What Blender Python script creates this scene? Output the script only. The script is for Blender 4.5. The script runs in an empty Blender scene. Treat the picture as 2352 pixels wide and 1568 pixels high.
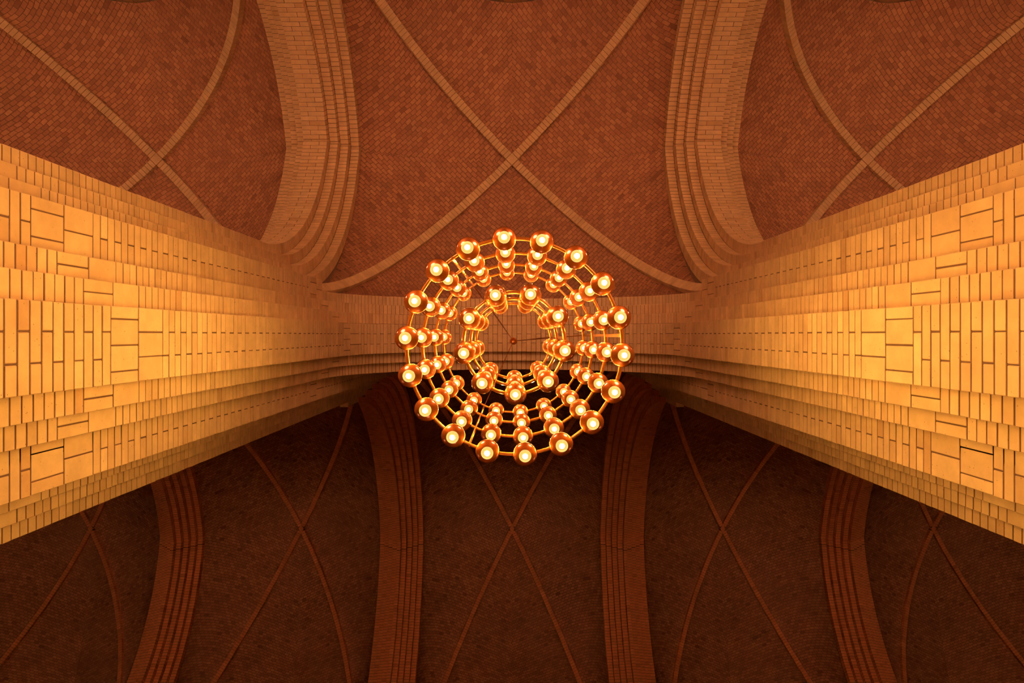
import bpy, math, random
import numpy as np
from mathutils import Vector

# ------------------------------------------------------------------ camera, world, exposure
SC = bpy.context.scene
COL = SC.collection
PI = math.pi
EYE = 1.5                       # camera height above the church floor
F = 1568.0                      # focal length in pixels of the 2352 px wide frame

cam_d = bpy.data.cameras.new('camera')
cam_d.sensor_fit = 'HORIZONTAL'
cam_d.sensor_width = 36.0
cam_d.lens = 36.0 * F / 2352.0
cam_d.shift_y = -15.0 / 2352.0   # the zenith sits 15 px above the middle of the frame
cam_d.clip_end = 200
cam = bpy.data.objects.new('camera', cam_d)
cam.location = (0, 0, EYE)
cam.rotation_euler = (PI, 0, 0)  # looking straight up, +X right, +Y (nave) down in the picture
COL.objects.link(cam)
SC.camera = cam

vs = SC.view_settings
vs.view_transform = 'Standard'
vs.look = 'None'
vs.gamma = 1.0
vs.use_curve_mapping = False
vs.exposure = 0.0
SC.cycles.use_denoising = True
SC.cycles.max_bounces = 8
SC.cycles.diffuse_bounces = 5
SC.cycles.glossy_bounces = 5
SC.cycles.transparent_max_bounces = 12
SC.cycles.caustics_reflective = False
SC.cycles.caustics_refractive = False
SC.cycles.sample_clamp_indirect = 6.0

WARM = (1.0, 0.57, 0.34)
world = bpy.data.worlds.new('world')
world.use_nodes = True
world.node_tree.nodes['Background'].inputs[0].default_value = (1.0, 0.30, 0.06, 1)
world.node_tree.nodes['Background'].inputs[1].default_value = 0.004
SC.world = world


def fill_down(name, x, y, z, power, size, col=WARM):
    """added unseen disk light, thrown on the floor to bounce up into the vaults"""
    d = bpy.data.lights.new(name, 'AREA')
    d.shape = 'DISK'
    d.size = size
    d.energy = power
    d.color = col
    d.spread = math.radians(95)
    o = bpy.data.objects.new(name, d)
    o.location = (x, y, z)
    COL.objects.link(o)
    return o


P_BAY = 2850.0
for x in (-9.75, -3.25, 3.25, 9.75):
    fill_down('bay_fill', x, -3.9, EYE - 0.25, P_BAY, 0.7)  # added fill below the view; its floor bounce brightens the aisle vaults
for x in (-13.0, -6.5, 0.0, 6.5, 13.0):
    fill_down('nave_fill', x, 4.6, EYE - 0.25, 130.0, 0.7, (1.0, 0.40, 0.18))  # added reddish fill, out of view, bounced up to lift the nave vaults

rnd = random.Random(11)
# ------------------------------------------------------------------ materials


def new_mat(name):
    m = bpy.data.materials.new(name)
    m.use_nodes = True
    nt = m.node_tree
    nt.nodes.clear()
    out = nt.nodes.new('ShaderNodeOutputMaterial')
    return m, nt, out


def ramp(nt, stops):
    r = nt.nodes.new('ShaderNodeValToRGB')
    el = r.color_ramp.elements
    el[0].position, el[0].color = stops[0][0], (*stops[0][1], 1)
    el[1].position, el[1].color = stops[-1][0], (*stops[-1][1], 1)
    for p, c in stops[1:-1]:
        e = el.new(p)
        e.color = (*c, 1)
    return r


def noise(nt, vec, scale, detail=3.0, rough=0.6):
    n = nt.nodes.new('ShaderNodeTexNoise')
    n.inputs['Scale'].default_value = scale
    n.inputs['Detail'].default_value = detail
    n.inputs['Roughness'].default_value = rough
    nt.links.new(vec, n.inputs['Vector'])
    return n


def mixc(nt, mode, fac, a, b):
    m = nt.nodes.new('ShaderNodeMix')
    m.data_type = 'RGBA'
    m.blend_type = mode
    if isinstance(fac, float):
        m.inputs[0].default_value = fac
    else:
        nt.links.new(fac, m.inputs[0])
    for s, v in ((6, a), (7, b)):
        if isinstance(v, tuple):
            m.inputs[s].default_value = (*v, 1)
        else:
            nt.links.new(v, m.inputs[s])
    return m.outputs[2]


def brick_mat(name, cols, pit=0.6):
    """solid laid bricks: one tone per brick (face attribute), fine grain and pits"""
    m, nt, out = new_mat(name)
    b = nt.nodes.new('ShaderNodeBsdfPrincipled')
    at = nt.nodes.new('ShaderNodeAttribute')
    at.attribute_name = 'tint'
    tc = nt.nodes.new('ShaderNodeTexCoord')
    r = ramp(nt, cols)
    nt.links.new(at.outputs['Fac'], r.inputs[0])
    n1 = noise(nt, tc.outputs['Object'], 7.0, 4.0)
    r1 = ramp(nt, [(0.3, (0.86, 0.84, 0.82)), (0.7, (1.08, 1.08, 1.08))])
    nt.links.new(n1.outputs[0], r1.inputs[0])
    c = mixc(nt, 'MULTIPLY', 1.0, r.outputs[0], r1.outputs[0])
    v = nt.nodes.new('ShaderNodeTexVoronoi')
    v.inputs['Scale'].default_value = 34.0
    nt.links.new(tc.outputs['Object'], v.inputs['Vector'])
    r2 = ramp(nt, [(0.07, (1.0 - pit, 1.0 - pit, 1.0 - pit)), (0.12, (1, 1, 1))])
    nt.links.new(v.outputs['Distance'], r2.inputs[0])
    n3 = noise(nt, tc.outputs['Object'], 11.0, 2.0)
    r3 = ramp(nt, [(0.5, (1, 1, 1)), (0.56, (0, 0, 0))])
    nt.links.new(n3.outputs[0], r3.inputs[0])
    pits = mixc(nt, 'LIGHTEN', 1.0, r2.outputs[0], r3.outputs[0])
    c = mixc(nt, 'MULTIPLY', 1.0, c, pits)
    nt.links.new(c, b.inputs['Base Color'])
    b.inputs['Roughness'].default_value = 0.8
    b.inputs['Specular IOR Level'].default_value = 0.25
    n4 = noise(nt, tc.outputs['Object'], 60.0, 4.0)
    bp = nt.nodes.new('ShaderNodeBump')
    bp.inputs['Strength'].default_value = 0.25
    bp.inputs['Distance'].default_value = 0.004
    nt.links.new(n4.outputs[0], bp.inputs['Height'])
    nt.links.new(bp.outputs[0], b.inputs['Normal'])
    nt.links.new(b.outputs[0], out.inputs[0])
    return m


def coursed_mat(name, cols, mortar, bw=0.124, rh=0.0715, ms=0.0062, bump=0.9, warp=0.009):
    """brick courses over a UV map measured in metres"""
    m, nt, out = new_mat(name)
    b = nt.nodes.new('ShaderNodeBsdfPrincipled')
    uv = nt.nodes.new('ShaderNodeUVMap')
    uv.uv_map = 'UVMap'
    tc = nt.nodes.new('ShaderNodeTexCoord')
    nw = noise(nt, tc.outputs['Object'], 2.6, 2.0)
    sub = nt.nodes.new('ShaderNodeVectorMath')
    sub.operation = 'SUBTRACT'
    nt.links.new(nw.outputs['Color'], sub.inputs[0])
    sub.inputs[1].default_value = (0.5, 0.5, 0.5)
    mul = nt.nodes.new('ShaderNodeVectorMath')
    mul.operation = 'SCALE'
    mul.inputs['Scale'].default_value = warp * 6
    nt.links.new(sub.outputs[0], mul.inputs[0])
    add = nt.nodes.new('ShaderNodeVectorMath')
    add.operation = 'ADD'
    nt.links.new(uv.outputs[0], add.inputs[0])
    nt.links.new(mul.outputs[0], add.inputs[1])
    br = nt.nodes.new('ShaderNodeTexBrick')
    br.offset = 0.5
    br.inputs['Color1'].default_value = (0, 0, 0, 1)
    br.inputs['Color2'].default_value = (1, 1, 1, 1)
    br.inputs['Mortar'].default_value = (0.5, 0.5, 0.5, 1)
    br.inputs['Scale'].default_value = 1.0
    br.inputs['Mortar Size'].default_value = ms
    br.inputs['Mortar Smooth'].default_value = 0.7
    br.inputs['Bias'].default_value = 0.0
    br.inputs['Brick Width'].default_value = bw
    br.inputs['Row Height'].default_value = rh
    nt.links.new(add.outputs[0], br.inputs['Vector'])
    r = ramp(nt, cols)
    nt.links.new(br.outputs['Color'], r.inputs[0])
    n1 = noise(nt, tc.outputs['Object'], 1.3, 4.0)
    r1 = ramp(nt, [(0.3, (0.82, 0.8, 0.78)), (0.7, (1.12, 1.12, 1.12))])
    nt.links.new(n1.outputs[0], r1.inputs[0])
    c = mixc(nt, 'MULTIPLY', 1.0, r.outputs[0], r1.outputs[0])
    n2 = noise(nt, tc.outputs['Object'], 28.0, 4.0)
    r2 = ramp(nt, [(0.25, (0.8, 0.78, 0.76)), (0.7, (1.1, 1.1, 1.1))])
    nt.links.new(n2.outputs[0], r2.inputs[0])
    c = mixc(nt, 'MULTIPLY', 1.0, c, r2.outputs[0])
    c = mixc(nt, 'MIX', br.outputs['Fac'], c, mortar)
    nt.links.new(c, b.inputs['Base Color'])
    b.inputs['Roughness'].default_value = 0.85
    b.inputs['Specular IOR Level'].default_value = 0.2
    inv = nt.nodes.new('ShaderNodeMath')
    inv.operation = 'MULTIPLY_ADD'
    inv.inputs[1].default_value = -1.0
    nt.links.new(br.outputs['Fac'], inv.inputs[0])
    nt.links.new(n2.outputs[0], inv.inputs[2])
    bp = nt.nodes.new('ShaderNodeBump')
    bp.inputs['Strength'].default_value = bump
    bp.inputs['Distance'].default_value = 0.004
    nt.links.new(inv.outputs[0], bp.inputs['Height'])
    nt.links.new(bp.outputs[0], b.inputs['Normal'])
    nt.links.new(b.outputs[0], out.inputs[0])
    return m


def plain(name, col, rough=0.9):
    m, nt, out = new_mat(name)
    b = nt.nodes.new('ShaderNodeBsdfPrincipled')
    tc = nt.nodes.new('ShaderNodeTexCoord')
    n = noise(nt, tc.outputs['Object'], 9.0)
    r = ramp(nt, [(0.3, tuple(x * 0.8 for x in col)), (0.7, tuple(min(1, x * 1.15) for x in col))])
    nt.links.new(n.outputs[0], r.inputs[0])
    nt.links.new(r.outputs[0], b.inputs['Base Color'])
    b.inputs['Roughness'].default_value = rough
    nt.links.new(b.outputs[0], out.inputs[0])
    return m


M_BRICK = brick_mat('yellow_brick', [(0.0, (0.60, 0.37, 0.195)), (0.38, (0.70, 0.48, 0.28)), (1.0, (0.84, 0.61, 0.37))])
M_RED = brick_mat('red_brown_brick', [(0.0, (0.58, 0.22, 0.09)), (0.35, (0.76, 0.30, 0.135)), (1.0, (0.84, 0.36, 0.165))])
M_MORTAR = plain('brick_mortar', (0.12, 0.06, 0.03))
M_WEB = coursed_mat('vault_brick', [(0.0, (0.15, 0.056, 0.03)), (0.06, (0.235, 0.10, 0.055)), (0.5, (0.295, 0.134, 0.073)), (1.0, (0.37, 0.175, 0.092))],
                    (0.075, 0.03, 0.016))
M_WALL = coursed_mat('wall_brick', [(0.0, (0.56, 0.36, 0.2)), (1.0, (0.72, 0.5, 0.3))], (0.2, 0.12, 0.07), bw=0.29, rh=0.0734)
M_FLOOR = plain('floor_brick', (0.62, 0.5, 0.38), 0.7)


def brass_mat(name, col, coat, rough):
    m, nt, out = new_mat(name)
    b = nt.nodes.new('ShaderNodeBsdfPrincipled')
    tc = nt.nodes.new('ShaderNodeTexCoord')
    n = noise(nt, tc.outputs['Object'], 90.0, 2.0)
    r = ramp(nt, [(0.3, tuple(x * 0.92 for x in col)), (0.7, tuple(x * 1.08 for x in col))])
    nt.links.new(n.outputs[0], r.inputs[0])
    nt.links.new(r.outputs[0], b.inputs['Base Color'])
    b.inputs['Metallic'].default_value = 1.0
    b.inputs['Roughness'].default_value = rough
    b.inputs['Coat Weight'].default_value = 1.0
    b.inputs['Coat Roughness'].default_value = 0.03
    b.inputs['Coat IOR'].default_value = coat
    b.inputs['Coat Tint'].default_value = (1.0, 0.75, 0.45, 1)
    nt.links.new(b.outputs[0], out.inputs[0])
    return m


def emit_mat(name, col, strength, transp=0.0, sample=True):
    m, nt, out = new_mat(name)
    e = nt.nodes.new('ShaderNodeEmission')
    e.inputs[0].default_value = (*col, 1)
    e.inputs[1].default_value = strength
    if transp > 0:
        t = nt.nodes.new('ShaderNodeBsdfTransparent')
        mx = nt.nodes.new('ShaderNodeMixShader')
        mx.inputs[0].default_value = 1 - transp
        nt.links.new(t.outputs[0], mx.inputs[1])
        nt.links.new(e.outputs[0], mx.inputs[2])
        nt.links.new(mx.outputs[0], out.inputs[0])
    else:
        nt.links.new(e.outputs[0], out.inputs[0])
    m.cycles.emission_sampling = 'AUTO' if sample else 'NONE'
    return m


M_BRASS = brass_mat('brass', (0.62, 0.27, 0.07), 1.5, 0.28)
M_CAP = brass_mat('dull_brass', (0.22, 0.07, 0.014), 1.5, 0.38)
M_GLASS = emit_mat('frosted_bulb_glass', (1.0, 0.62, 0.15), 1.35, transp=0.3, sample=False)
M_FIL = emit_mat('glowing_filament', (1.0, 0.52, 0.105), 2400.0)

# ------------------------------------------------------------------ helpers


def tag(o, label=None, cat=None, group=None, kind=None):
    if label:
        o['label'] = label
    if cat:
        o['category'] = cat
    if group:
        o['group'] = group
    if kind:
        o['kind'] = kind
    return o


def empty(name, loc=(0, 0, 0)):
    o = bpy.data.objects.new(name, None)
    o.location = loc
    o.empty_display_size = 0.3
    COL.objects.link(o)
    return o


def link(name, mesh, parent=None, loc=(0, 0, 0)):
    o = bpy.data.objects.new(name, mesh)
    o.location = loc
    if parent is not None:
        o.parent = parent
    COL.objects.link(o)
    return o


def children(o):
    return [c for c in list(COL.objects) if c.parent == o]


def copy_tree(o, parent=None):
    c = o.copy()
    COL.objects.link(c)
    if parent is not None:
        c.parent = parent
    for ch in children(o):
        copy_tree(ch, c)
    return c


class Bricks:
    """collects bevelled bricks (and a recessed mortar core) into one mesh"""

    def __init__(self):
        self.v, self.f, self.mi, self.ti, self.n = [], [], [], [], 0

    @staticmethod
    def ring(a0, a1, b0, b1, e):
        return [(a0 + e, b0), (a1 - e, b0), (a1, b0 + e), (a1, b1 - e),
                (a1 - e, b1), (a0 + e, b1), (a0, b1 - e), (a0, b0 + e)]

    def block(self, fr, a0, a1, b0, b1, t0, t1, tl=1.0, e=0.0036, g=0.0037, jit=0.0013, gl=0.0036):
        """tl: metres per unit of t"""
        ja, jb = rnd.uniform(-jit, jit), rnd.uniform(-jit, jit)
        a0, a1, b0, b1 = a0 + gl + ja, a1 - gl + ja, b0 + gl + jb, b1 - gl + jb
        gt, et = g / tl, e / tl
        t0, t1 = t0 + gt, t1 - gt
        base = self.n
        big = self.ring(a0, a1, b0, b1, e)
        sm = self.ring(a0 + e, a1 - e, b0 + e, b1 - e, e * 0.5)
        lo = self.ring(a0 + 0.0012, a1 - 0.0012, b0 + 0.0012, b1 - 0.0012, e)
        for ring, t in ((lo, t0), (big, t0 + 0.0012 / tl), (big, t1 - et), (sm, t1)):
            for a, b in ring:
                self.v.append(fr(a, b, t))
        for k in range(3):
            for j in range(8):
                q = base + k * 8 + j
                r = base + k * 8 + (j + 1) % 8
                self.f.append((q, r, r + 8, q + 8))
        self.f.append(tuple(base + 7 - j for j in range(8)))
        self.f.append(tuple(base + 24 + j for j in range(8)))
        tint = min(1.0, max(0.0, rnd.gauss(0.6, 0.15)))
        if rnd.random() < 0.02:
            tint = 0.12
        self.ti += [tint] * 26
        self.mi += [0] * 26
        self.n += 32

    def core(self, fr, a0, a1, b0, b1, ts):
        base = self.n
        for t in ts:
            for a, b in ((a0, b0), (a1, b0), (a1, b1), (a0, b1)):
                self.v.append(fr(a, b, t))
        k = len(ts)
        for i in range(k - 1):
            for j in range(4):
                q, r = base + 4 * i + j, base + 4 * i + (j + 1) % 4
                self.f.append((q, r, r + 4, q + 4))
        self.f.append((base + 3, base + 2, base + 1, base))
        e = base + 4 * (k - 1)
        self.f.append((e, e + 1, e + 2, e + 3))
        m = 4 * (k - 1) + 2
        self.ti += [0.5] * m
        self.mi += [1] * m
        self.n += 4 * k

    def mesh(self, name, mat=None):
        me = bpy.data.meshes.new(name)
        me.from_pydata(self.v, [], self.f)
        me.materials.append(mat or M_BRICK)
        me.materials.append(M_MORTAR)
        me.polygons.foreach_set('material_index', self.mi)
        at = me.attributes.new('tint', 'FLOAT', 'FACE')
        at.data.foreach_set('value', self.ti)
        me.update()
        return me


# ------------------------------------------------------------------ plan of the church (metres)
L = 6.5                       # bay
HX = L / 2
PY = 0.0535                   # axis of the arcade
AC = -3.21                    # crown line of the aisle vault
NC = 5.97                     # crown line of the nave vault
CO = 0.0734                   # brick course
SOLD = 0.2594                 # soldier course
Z_S1 = 3.497                  # first soldier band on the pier
Z_ARC = 8.345                 # springing of the arcade and aisle arches
Z_BLK = Z_ARC + 2 * SOLD      # top of the aisle-side corner shaft
Z_NT = 14.20                  # springing of the nave transverse arch
Z_NB = 16.6                   # top of the nave-side corner shaft

# pier outline, half sizes (a along the arcade, b across)
PA = [1.20, 1.06, 0.925, 0.79, 0.486, 0.344, 0.201]
PB = [0.206, 0.349, 0.4886, 0.774, 0.924, 1.055, 1.202]


def splits(lo, hi, pat):
    """cut lo..hi into parts with the given relative sizes"""
    s = float(sum(pat))
    x, out = lo, []
    for p in pat:
        out.append((x, x + (hi - lo) * p / s))
        x += (hi - lo) * p / s
    return out


def pier_mesh():
    B = Bricks()

    def fr(a, b, t):
        return (a, b, t + EYE)
    z0 = 0.45

    def levels(top, base=z0):
        out = []
        z = Z_S1
        low = []
        while z > base:
            low.append((z - CO, z, 0))
            z -= CO
        out += low[::-1]
        out.append((Z_S1, Z_S1 + SOLD, 1))
        out.append((Z_S1 + SOLD, Z_S1 + 2 * SOLD, 2))
        z = Z_S1 + 2 * SOLD
        if top > Z_ARC + 1:
            n = round((Z_ARC - z) / CO)
            h = (Z_ARC - z) / n
            for i in range(n):
                out.append((z + i * h, z + (i + 1) * h, 0))
            out.append((Z_ARC, Z_ARC + SOLD, 1))
            out.append((Z_ARC + SOLD, Z_ARC + 2 * SOLD, 2))
            z = Z_ARC + 2 * SOLD
        n = max(1, round((top - z) / CO))
        h = (top - z) / n
        for i in range(n):
            out.append((z + i * h, z + (i + 1) * h, 0))
        return out

    def run(a0, a1, b0, b1, along, pats, top, sold_top=None):
        """a stack of courses in one rectangle; along = axis that is cut by joints"""
        lv = levels(top)
        if sold_top:
            lv.append((top, top + SOLD, 1))
            lv.append((top + SOLD, top + 2 * SOLD, 2))
        for i, (t0, t1, k) in enumerate(lv):
            pat = pats[0][i % len(pats[0])] if k == 0 else pats[k]
            if along == 'b':
                for c0, c1 in splits(b0, b1, pat):
                    B.block(fr, a0, a1, c0, c1, t0, t1)
            else:
                for c0, c1 in splits(a0, a1, pat):
                    B.block(fr, c0, c1, b0, b1, t0, t1)

    one = ([(1,)], (1,), (1,))
    step = ([(1,)], (1, 1), (1,))
    for sa in (1, -1):
        def A(lo, hi):
            lo -= 0.03
            return (lo, hi) if sa > 0 else (-hi, -lo)
        a0, a1 = A(PA[1], PA[0])
        run(a0, a1, -PB[0], PB[0], 'b', ([(2, 1), (1, 2)], (0.5, 1, 1, 0.5), (1, 1, 1)), Z_ARC)
        for sb in (1, -1):
            def Bb(lo, hi):
                return (lo, hi) if sb > 0 else (-hi, -lo)
            nave = sb > 0
            ttop = Z_NT if nave else Z_ARC
            b0, b1 = Bb(PB[0], PB[1])
            a0, a1 = A(PA[2], PA[1])
            run(a0, a1, b0, b1, 'b', step, Z_ARC)
            b0, b1 = Bb(PB[1], PB[2])
            a0, a1 = A(PA[3], PA[2])
            run(a0, a1, b0, b1, 'b', step, Z_ARC)
            b0, b1 = Bb(PB[2], PB[3])
            a0, a1 = A(PA[4], PA[3])
            if nave:
                run(a0, a1, b0, b1, 'b', ([(1,), (1, 1)], (0.5, 1, 0.5), (1, 1)), Z_NB)
            else:
                run(a0, a1, b0, b1, 'b', ([(1,), (1, 1)], (0.5, 1, 0.5), (1, 1)), Z_BLK - 2 * SOLD, True)
            for k in (4, 5):
                b0, b1 = Bb(PB[k - 1], PB[k])
                a0, a1 = A(PA[k + 1], PA[k])
                run(a0, a1, b0, b1, 'b', one, ttop)
    for sb in (1, -1):
        b0, b1 = (PB[5], PB[6]) if sb > 0 else (-PB[6], -PB[5])
        run(-PA[6], PA[6], b0, b1, 'a', ([(2, 1), (1, 2)], (0.5, 1, 1, 0.5), (1, 1, 1)), Z_NT if sb > 0 else Z_ARC)
    B.block(fr, -0.08, 0.08, PB[6] - 0.03, 1.345, 13.20, 13.27, g=0.001)
    z = 13.27
    while z < Z_NT - 0.03:
        B.block(fr, -0.055, 0.055, PB[6] - 0.03, 1.345, z, z + CO)
        z += CO
    i = 0.0075
    for k in range(3):
        B.core(fr, -PA[k] + i, PA[k] - i, -PB[k] + i, PB[k] - i, (-EYE, Z_ARC))
    B.core(fr, -PA[3] + i, PA[3] - i, -PB[3] + i, PB[2] + 0.1, (-EYE, Z_BLK - 0.01))
    B.core(fr, -PA[3] + i, PA[3] - i, PB[2] - 0.1, PB[3] - i, (-EYE, Z_NB - 0.01))
    for k in (4, 5, 6):
        B.core(fr, -PA[k] + i, PA[k] - i, -PB[k] + i, 0, (-EYE, Z_ARC))
        B.core(fr, -PA[k] + i, PA[k] - i, 0, PB[k] - i, (-EYE, Z_NT))
    return B.mesh('pier_mesh')


def arch_order(B, fr, R, Rout, h0, h1, phi0, phi1, pats, sold=True, crack=None):
    """one order of an arch: lateral range h0..h1, radial range R..Rout, angle phi0..phi1"""
    t = phi0
    sa = SOLD / R
    if sold:
        for k, pat in ((1, pats[1]), (2, pats[2])):
            for c0, c1 in splits(h0, h1, pat):
                B.block(fr, R, Rout + 0.03, c0, c1, t, t + sa, tl=R)
            t += sa
    n = max(1, round((phi1 - t) * R / CO))
    st = (phi1 - t) / n
    for i in range(n):
        for c0, c1 in splits(h0, h1, pats[0][i % len(pats[0])]):
            B.block(fr, R, Rout + 0.03, c0, c1, t + i * st, t + (i + 1) * st - (0.014 / R if crack and i == n - crack else 0), tl=R)


P3 = ([(2, 1), (1, 2)], (0.5, 1, 1, 0.5), (1, 1, 1))
P1 = ([(1,)], (1, 1), (1,))
PO = ([(1,)], (1,), (1,))


def arcade_arch_mesh():
    B = Bricks()
    R = [2.05, 2.19, 2.325, 2.46, 2.60]

    def frL(a, b, t):
        return (-a * math.cos(t), b, Z_ARC + a * math.sin(t) + EYE)

    def frR(a, b, t):
        return (a * math.cos(t), b, Z_ARC + a * math.sin(t) + EYE)
    for fr in (frL, frR):
        arch_order(B, fr, R[0], R[1], -PB[0], PB[0], 0, PI / 2, P3)
        for k in (1, 2):
            for lo, hi in ((PB[k - 1], PB[k]), (-PB[k], -PB[k - 1])):
                arch_order(B, fr, R[k], R[k + 1], lo, hi, 0, PI / 2, P1)

    def frO(sgn):
        return lambda a, b, t: (sgn * a * math.cos(t), b, Z_BLK + (a - 2 * SOLD) * math.sin(t) + EYE)
    for sgn in (-1, 1):
        arch_order(B, frO(sgn), R[3], R[4], -0.63, -PB[2], 0.0, PI / 2, PO, sold=False)
    i = 0.0075
    ts = [PI * q / 60 for q in range(61)]
    for k in range(3):
        B.core(frR, R[k] + i, R[3] + 0.05, -PB[k] + i, PB[k] - i, ts)
    B.core(frO(1), R[3] + i, R[4], -0.63 + i, -PB[2] + 0.05, ts)
    return B.mesh('arcade_arch_mesh')


def transverse_mesh(yc, ycen, zs, radii, halves, crown_sign, name, mat=None, crack=False):
    """pointed arch across the vault in the plane x=0 (local); yc apex, ycen centre of the near arc"""
    B = Bricks()
    far = 2 * yc - ycen
    s = crown_sign          # direction from the arcade towards the apex in y

    def frN(a, b, t):
        y = ycen - s * a * math.cos(t)
        y = min(y, yc) if s > 0 else max(y, yc)
        return (b, y, zs + a * math.sin(t) + EYE)

    def frF(a, b, t):
        y = far + s * a * math.cos(t)
        y = max(y, yc) if s > 0 else min(y, yc)
        return (b, y, zs + a * math.sin(t) + EYE)
    off = abs(ycen - yc)
    n = len(halves)
    for fr in (frN, frF):
        for k in range(n):
            R, Ro = radii[k], radii[k + 1]
            p1 = math.acos(off / (Ro + 0.03))
            cr = 4 if crack and fr is frF else None
            if k == 0:
                pats = P3 if halves[0] > 0.1 else PO
                arch_order(B, fr, R, Ro, -halves[0], halves[0], 0, p1, pats, crack=cr)
            else:
                for lo, hi in ((halves[k - 1], halves[k]), (-halves[k], -halves[k - 1])):
                    arch_order(B, fr, R, Ro, lo, hi, 0, p1, (PO[0], (1,), (1,)), crack=cr)
            i = 0.0075
            ts = [p1 * q / 40 for q in range(41)]
            B.core(fr, R + i, radii[-1] + 0.12, -halves[k] + i, halves[k] - i, ts)
    return B.mesh(name, mat)


# ------------------------------------------------------------------ vaults


def grid_mesh(name, grids, mat):
    """grids: list of (P[i][j], UV[i][j]) numpy arrays"""
    vs_, fs, uvs = [], [], []
    n = 0
    for P, UV in grids:
        I, J, _ = P.shape
        vs_ += [tuple(p) for p in P.reshape(-1, 3)]
        for i in range(I - 1):
            for j in range(J - 1):
                fs.append((n + i * J + j, n + (i + 1) * J + j, n + (i + 1) * J + j + 1, n + i * J + j + 1))
                uvs += [UV[i, j], UV[i + 1, j], UV[i + 1, j + 1], UV[i, j + 1]]
        n += I * J
    me = bpy.data.meshes.new(name)
    me.from_pydata(vs_, [], fs)
    ul = me.uv_layers.new(name='UVMap')
    ul.data.foreach_set('uv', np.array(uvs, dtype=float).reshape(-1))
    me.materials.append(mat)
    me.polygons.foreach_set('use_smooth', [True] * len(fs))
    me.update()
    return me


def vault(k, R, zc, zstart, side, wall_near, wall_far, bulge, name, ribmat=None):
    """meshes of one quadripartite bay around the crown (local origin = crown in plan, z absolute).
    side(s,sy) -> boundary on the transverse arch; wall_*(s) -> boundary on the long walls"""
    lift = 0.11
    z0 = zc - R
    el = math.hypot(1, k)

    def rib(d):
        return z0 + math.sqrt(max(0.0, R * R - d * d))
    dmax = math.sqrt(R * R - (zstart - z0) ** 2) if zstart > z0 else R * 0.995
    amax = math.asin(min(1, dmax / R))
    I, J = 44, 26

    def half(sx, sy, bound):
        ex, ey = sx / el, sy * k / el
        P = np.zeros((I, J, 3))
        UV = np.zeros((I, J, 2))
        for i in range(I):
            s = i / (I - 1)
            ang = amax * (1 - s)
            d = R * math.sin(ang)
            D = np.array([ex * d, ey * d, rib(d) + lift])
            Bp = np.array(bound(s))
            for j in range(J):
                t = j / (J - 1)
                p = D * (1 - t) + Bp * t
                c = np.array([0, 0, z0 - 1.0])
                nrm = p - c
                nrm /= np.linalg.norm(nrm)
                p = p + nrm * bulge * 4 * t * (1 - t) * (0.25 + 0.75 * s)
                a = p[0] * ex + p[1] * ey
                a = min(max(a, -R * 0.2), R * 0.999)
                q = np.array([ex * a, ey * a, rib(a) + lift])
                UV[i, j] = (np.linalg.norm(p - q) + (0.031 if sx * sy > 0 else 0), R * math.asin(a / R) + (0.5 * 0.0715 if sx * sy > 0 else 0))
                P[i, j] = p
        P[:, :, 2] += EYE
        return P, UV

    webs = []
    for sx in (1, -1):
        webs.append([half(sx, sy, lambda s, sx=sx, sy=sy: side(s, sx, sy)) for sy in (1, -1)])
    webs.append([half(sx, 1, lambda s, sx=sx: wall_near(s, sx)) for sx in (1, -1)])
    webs.append([half(sx, -1, lambda s, sx=sx: wall_far(s, sx)) for sx in (1, -1)])
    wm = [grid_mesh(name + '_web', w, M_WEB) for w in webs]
    ribs = []
    for q in (1, -1):
        B = Bricks()
        wd = 0.066 if ribmat else 0.076
        for sgn in (1, -1):
            ex, ey = sgn / el, sgn * q * k / el

            def fr(a, b, t, ex=ex, ey=ey):
                d = a * math.sin(t)
                return (ex * d - ey * b, ey * d + ex * b, z0 + a * math.cos(t) + EYE)
            start = 0.085 / R if q == 1 else 0.085 / R
            n = round((amax - start) * R / 0.0765)
            st = (amax - start) / n
            for i in range(n):
                B.block(fr, R, R + 0.2, -wd, wd, start + i * st, start + (i + 1) * st, tl=R, e=0.004)
            B.core(fr, R + 0.01, R + 0.2, -wd + 0.01, wd - 0.01, [amax * m / 40 for m in range(41)])
        ribs.append(B.mesh(name + '_rib', ribmat))
    # crossing stone
    B = Bricks()
    vx, vy = np.array([1 / el, k / el]), np.array([-1 / el, k / el])
    sz = (wd + 0.006) / max(0.3, abs(vx[0] * vy[1] - vx[1] * vy[0]))

    def frk(a, b, t):
        return (vx[0] * a + vy[0] * b, vx[1] * a + vy[1] * b, t + EYE)
    B.block(frk, -sz, sz, -sz, sz, zc - 0.008, zc + 0.13, jit=0)
    km = B.mesh(name + '_keystone', ribmat)
    return wm, ribs, km


def arc_pt(cen, R, zs, z_start, off, s):
    """point on a pointed-arch half: returns (distance from arch axis plane toward springing, z)"""
    p0 = math.asin(max(0.0, (z_start - zs)) / R)
    p1 = math.acos(off / R)
    ph = p0 + (p1 - p0) * s
    return R * math.cos(ph) - off, zs + R * math.sin(ph)


def aisle_side(s, sx, sy):
    y, z = arc_pt(None, 3.67, Z_ARC, Z_BLK - 0.02, 1.03, s)
    return (sx * 2.645, sy * y, z)


def aisle_wall_near(s, sx):
    R = 2.585
    ph = PI / 2 * s
    return (sx * R * math.cos(ph), -0.575 - AC, Z_BLK - 0.02 + (R - 2 * SOLD) * math.sin(ph))


def aisle_wall_far(s, sx):
    x, z = arc_pt(None, 3.2, 8.66, 8.86, 0.6, s)
    return (sx * x, -5.73 - AC, z)


def nave_side(s, sx, sy):
    y, z = arc_pt(None, 6.15, Z_NT, 15.0, 0.91, s)
    return (sx * 2.645, sy * y, z)


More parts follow.
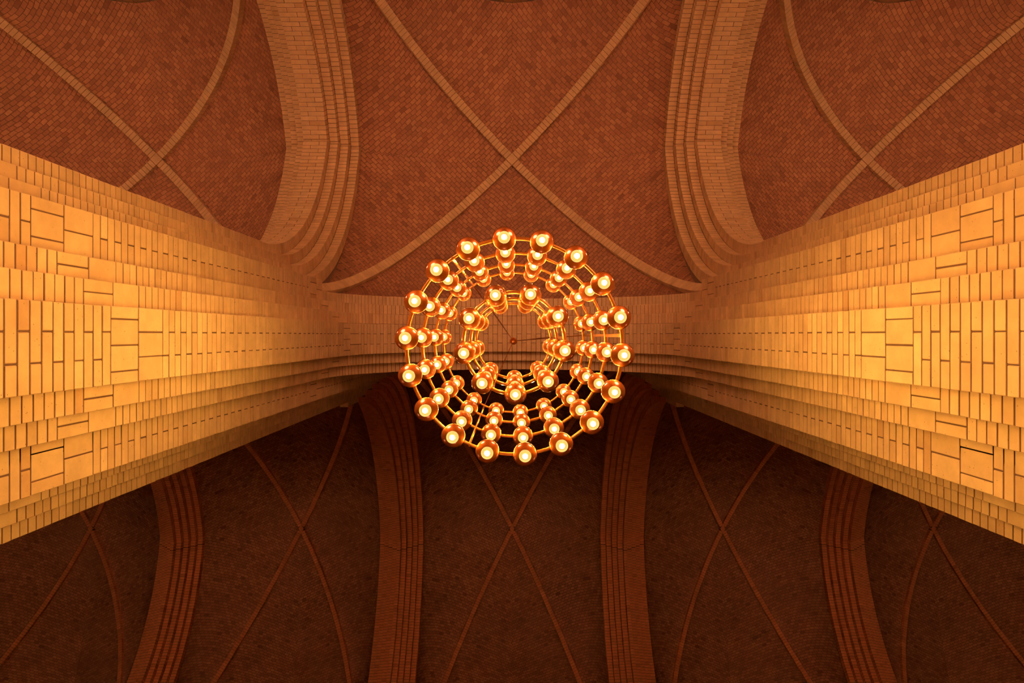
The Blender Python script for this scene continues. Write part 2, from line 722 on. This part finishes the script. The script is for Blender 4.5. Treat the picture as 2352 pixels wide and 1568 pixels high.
def nave_wall(s, sx, sgn):
    x, z = arc_pt(None, 5.73, 15.0, 15.0, 3.13, s)
    return (sx * x, sgn * (NC - 0.52), z)


def make_vault(name, cx, cy, parts, label):
    wm, ribs, km = parts
    root = empty(name, (cx, cy, 0))
    for w in wm:
        link('vault_web', w, root)
    for r in ribs:
        link('rib', r, root)
    link('keystone', km, root)
    tag(root, label, None, None, 'structure')
    return root


# ------------------------------------------------------------------ build: piers and arches
pm = pier_mesh()
pl = link('brick_pier', pm, None, (-HX, PY, 0))
tag(pl, 'stepped yellow brick pier rising on the left of the chandelier', 'pillar', 'arcade piers')
pr = pl.copy()
pr.location = (HX, PY, 0)
COL.objects.link(pr)
tag(pr, 'stepped yellow brick pier rising on the right of the chandelier', 'pillar', 'arcade piers')

am = link('arcade_arch', arcade_arch_mesh(), None, (0, PY, 0))
tag(am, 'stepped round brick arch spanning between the two lit piers above the chandelier', 'arch')

tm = transverse_mesh(AC, AC - 1.03, Z_ARC, [3.10, 3.24, 3.37, 3.52, 3.66], [0.201, 0.344, 0.486, 0.63], -1, 'aisle_arch_mesh')
for sx, lab in ((-1, 'broad stepped brick arch between the large upper vaults, left of the chandelier'),
                (1, 'broad stepped brick arch between the large upper vaults, right of the chandelier'),
                (-3, 'broad stepped brick arch beyond the vault in the top left corner'),
                (3, 'broad stepped brick arch beyond the vault in the top right corner')):
    o = link('aisle_arch', tm, None, (sx * HX, 0, 0))
    tag(o, lab, 'arch', 'arches of the low vault')
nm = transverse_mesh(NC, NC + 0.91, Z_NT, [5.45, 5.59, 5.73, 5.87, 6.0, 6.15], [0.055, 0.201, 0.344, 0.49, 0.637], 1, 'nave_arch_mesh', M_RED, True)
for x, lab in ((-HX, 'dark tall ribbed brick arch just left below the chandelier'),
               (HX, 'dark tall ribbed brick arch just right below the chandelier'),
               (-3 * HX, 'dark tall ribbed brick arch at the far lower left, under the left pier'),
               (3 * HX, 'dark tall ribbed brick arch at the far lower right, under the right pier')):
    o = link('nave_arch', nm, None, (x, 0, 0))
    tag(o, lab, 'arch', 'arches of the tall vault')

# ------------------------------------------------------------------ build: vaults
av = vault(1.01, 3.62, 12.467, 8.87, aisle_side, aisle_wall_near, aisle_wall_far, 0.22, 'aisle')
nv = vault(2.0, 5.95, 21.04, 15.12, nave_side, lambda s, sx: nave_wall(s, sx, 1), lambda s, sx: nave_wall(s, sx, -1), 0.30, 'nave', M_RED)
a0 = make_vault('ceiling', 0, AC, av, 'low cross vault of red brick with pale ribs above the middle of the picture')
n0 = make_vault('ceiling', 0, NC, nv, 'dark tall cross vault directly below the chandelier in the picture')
for x, w in ((-L, 'left'), (L, 'right')):
    c = copy_tree(a0)
    c.location = (x, AC, 0)
    tag(c, 'low cross vault of red brick in the top %s corner' % w)
    c = copy_tree(n0)
    c.location = (x, NC, 0)
    tag(c, 'dark tall cross vault between the two %s dark arches' % w)
    c = copy_tree(a0)
    c.location = (2 * x, AC, 0)
    tag(c, 'low cross vault two bays to the %s' % w)
    c = copy_tree(n0)
    c.location = (2 * x, NC, 0)
    tag(c, 'dark tall cross vault at the bottom %s edge' % w)

# ------------------------------------------------------------------ build: walls and floor


def poly_grid(name, cols, y0, y1, mat):
    """wall standing in planes y0,y1; cols = list of (x, zbottom, ztop)"""
    v, f, uv = [], [], []
    for x, zb, zt in cols:
        v += [(x, y0, zb), (x, y0, zt), (x, y1, zt), (x, y1, zb)]
    n = len(cols)
    for i in range(n - 1):
        q = 4 * i
        for j in range(4):
            r = (j + 1) % 4
            f.append((q + j, q + r, q + 4 + r, q + 4 + j))
            for idx in (q + j, q + r, q + 4 + r, q + 4 + j):
                p = v[idx]
                uv.append((p[0] + (p[1] if j in (1, 3) else 0), p[2]) if j in (0, 2) else (p[0], p[1]))
    f.append((0, 1, 2, 3))
    e = 4 * (n - 1)
    f.append((e + 3, e + 2, e + 1, e))
    for idx in (0, 1, 2, 3, e + 3, e + 2, e + 1, e):
        uv.append((v[idx][1], v[idx][2]))
    me = bpy.data.meshes.new(name)
    me.from_pydata(v, [], f)
    ul = me.uv_layers.new(name='UVMap')
    ul.data.foreach_set('uv', np.array(uv, dtype=float).reshape(-1))
    me.materials.append(mat)
    me.update()
    return me


XE = 16.3
cols = []
Rw = 2.47
for b in (-2, -1, 0, 1, 2):
    c = b * L
    cols.append((max(-XE, c - HX), Z_ARC + EYE if abs(b) < 3 else 0, 24.5))
    for q in range(41):
        ph = PI - PI * q / 40
        cols.append((c + Rw * math.cos(ph), Z_ARC + EYE + Rw * math.sin(ph), 24.5))
w = link('wall_arcade', poly_grid('wall_arcade', cols, -0.36, 0.53, M_WALL))
tag(w, 'brick wall above the arcade arch', kind='structure')
w = link('wall_aisle', poly_grid('wall_aisle', [(-XE, 0, 16), (XE, 0, 16)], -5.75, -6.4, M_WALL))
tag(w, 'outer brick wall of the low vaults', kind='structure')
me = bpy.data.meshes.new('floor')
me.from_pydata([(-XE, -6.4, 0), (XE, -6.4, 0), (XE, 12, 0), (-XE, 12, 0), (-XE, -6.4, -.2), (XE, -6.4, -.2), (XE, 12, -.2), (-XE, 12, -.2)], [],
               [(0, 1, 2, 3), (7, 6, 5, 4), (0, 4, 5, 1), (1, 5, 6, 2), (2, 6, 7, 3), (3, 7, 4, 0)])
me.materials.append(M_FLOOR)
tag(link('floor', me), 'pale brick church floor', kind='structure')

# ------------------------------------------------------------------ chandelier


def lathe(profile, seg, mat, name, smooth=True, closed=False):
    v, f = [], []
    for r, z in profile:
        for i in range(seg):
            a = 2 * PI * i / seg
            v.append((r * math.cos(a), r * math.sin(a), z))
    n = len(profile)
    for k in range(n - 1 + (1 if closed else 0)):
        for i in range(seg):
            q, r_ = k * seg + i, k * seg + (i + 1) % seg
            k2 = (k + 1) % n
            f.append((q, r_, k2 * seg + (i + 1) % seg, k2 * seg + i))
    me = bpy.data.meshes.new(name)
    me.from_pydata(v, [], f)
    me.materials.append(mat)
    me.polygons.foreach_set('use_smooth', [smooth] * len(f))
    me.update()
    return me


def torus(R, r, name, seg=108, sides=10):
    v, f = [], []
    for i in range(seg):
        a = 2 * PI * i / seg
        for j in range(sides):
            b = 2 * PI * j / sides
            q = R + r * math.cos(b)
            v.append((q * math.cos(a), q * math.sin(a), r * math.sin(b)))
    for i in range(seg):
        for j in range(sides):
            i2, j2 = (i + 1) % seg, (j + 1) % sides
            f.append((i * sides + j, i2 * sides + j, i2 * sides + j2, i * sides + j2))
    me = bpy.data.meshes.new(name)
    me.from_pydata(v, [], f)
    me.materials.append(M_BRASS)
    me.polygons.foreach_set('use_smooth', [True] * len(f))
    me.update()
    return me


def rod(p, q, w, h, name, sides=4):
    p, q = Vector(p), Vector(q)
    d = (q - p).normalized()
    up = Vector((0, 0, 1)) if abs(d.z) < 0.95 else Vector((math.cos(w * 0), 0, 0))
    s = d.cross(up).normalized()
    u = s.cross(d).normalized()
    v, f = [], []
    for c in (p, q):
        for j in range(sides):
            a = 2 * PI * (j + 0.5) / sides
            k = 1.0 / math.cos(PI / sides) if sides == 4 else 1.0
            v.append(tuple(c + s * (w / 2 * k * math.cos(a)) + u * (h / 2 * k * math.sin(a))))
    for j in range(sides):
        f.append((j, (j + 1) % sides, sides + (j + 1) % sides, sides + j))
    f.append(tuple(reversed(range(sides))))
    f.append(tuple(range(sides, 2 * sides)))
    me = bpy.data.meshes.new(name)
    me.from_pydata(v, [], f)
    me.materials.append(M_BRASS)
    me.update()
    return me


CH = 0.93                     # size of the chandelier relative to the drawing below (z from 3.4)
ZB = 3.4 * CH
CX, CY = 0.012, PY
ch = empty('chandelier', (CX, CY, EYE + ZB))
ch.scale = (CH, CH, CH)
tag(ch, 'round brass chandelier of stacked rings with many glowing bulbs hanging between the piers', 'chandelier')

# brass cap: domed above, gently convex and polished below, carrying one bulb; rim at z=0
RC = 0.0603
gl = [(0.0, 0.052), (0.016, 0.050)]
for i in range(1, 13):
    a = PI / 2 * i / 12
    gl.append((0.014 + 0.0463 * math.sin(a), 0.006 + 0.043 * math.cos(a)))
gl += [(0.0603, 0.002), (0.0592, 0.0)]
for i in range(1, 11):
    a = math.radians(31) * (1 - i / 10)
    gl.append((0.1155 * math.sin(a), 0.1155 * math.cos(math.radians(31)) - 0.1155 * math.cos(a)))
cup_m = lathe(gl, 48, M_CAP, 'brass_cap')
sock_m = lathe([(0.0, -0.0150), (0.0275, -0.0140), (0.0190, -0.036), (0.0175, -0.0400), (0.0, -0.0400)], 28, M_BRASS, 'socket')
gp = []
for i in range(0, 15):
    a = PI * (0.30 + 0.70 * i / 14)
    gp.append((max(0.0004, 0.0305 * math.sin(a)), -0.044 + 0.0285 * math.cos(a)))
glass_m = lathe(gp, 28, M_GLASS, 'light_bulb')
fp = []
for i in range(9):
    a = PI * i / 8
    fp.append((max(0.0002, 0.0130 * math.sin(a)), -0.054 + 0.010 * math.cos(a)))
fil_m = lathe(fp, 10, M_FIL, 'filament')

RO, RI = 0.540, 0.279
ZT = [3.4, 4.005, 4.66, 5.27]
ZI = [3.74, 4.40, 5.11]
ro_m, ri_m = torus(RO, 0.0098, 'outer_ring'), torus(RI, 0.0098, 'inner_ring')
proto = None


def lamp_at(x, y, z, ang):
    global proto
    if proto is None:
        proto = link('brass_cap', cup_m, ch)
        s = link('socket', sock_m, proto)
        g = link('light_bulb', glass_m, proto)
        f = link('filament', fil_m, proto)
        o = proto
    else:
        o = copy_tree(proto, ch)
    o.location = (x, y, z)
    o.rotation_euler = (0, 0, ang)
    return o


for z in ZT:
    link('outer_ring', ro_m, ch, (0, 0, z - 3.4 + 0.015))
    for k in range(18):
        a = math.radians(4.5 + 20 * k)
        lamp_at(RO * math.cos(a), RO * math.sin(a), z - 3.4, a)
ex, ey = 0.0107 - CX, 0.040 - CY
for z in ZI:
    link('inner_ring', ri_m, ch, (ex, ey, z - 3.4 + 0.015))
    for k in range(9):
        a = math.radians(8.6 + 40 * k)
        lamp_at(ex + RI * math.cos(a), ey + RI * math.sin(a), z - 3.4, a)
HUBZ = 6.46 - 3.4
for ang in (-5.8, 114.8, 234.7):
    a = math.radians(ang)
    c, s = math.cos(a), math.sin(a)
    link('spacer_bar', rod((RO * c, RO * s, 0.0), (RO * c, RO * s, ZT[3] - 3.4 + 0.03), 0.017, 0.006, 'spacer_bar'), ch)
    link('hanging_rod', rod((RO * c, RO * s, ZT[3] - 3.4 + 0.03), (0.03 * c, 0.03 * s, HUBZ), 0.008, 0.008, 'hanging_rod', 8), ch)
    x, y = ex + RI * c, ey + RI * s
    link('spacer_bar', rod((x, y, ZI[0] - 3.4), (x, y, ZI[2] - 3.4 + 0.03), 0.014, 0.006, 'inner_spacer_bar'), ch)
    link('hanging_rod', rod((x, y, ZI[2] - 3.4 + 0.03), (0.03 * c, 0.03 * s, HUBZ - 0.02), 0.007, 0.007, 'inner_hanging_rod', 8), ch)
link('hub', lathe([(0.0, 0.03), (0.024, 0.03), (0.034, 0.018), (0.034, -0.02), (0.028, -0.03), (0.026, -0.03), (0.026, 0.0), (0.0, 0.0)], 24, M_BRASS, 'hub'),
     ch, (0, 0, HUBZ))
link('cable', rod((0, 0, HUBZ + 0.02), (0, 0, (Z_ARC + 2.05 - ZB) / CH + 0.004), 0.012, 0.012, 'cable', 8), ch)
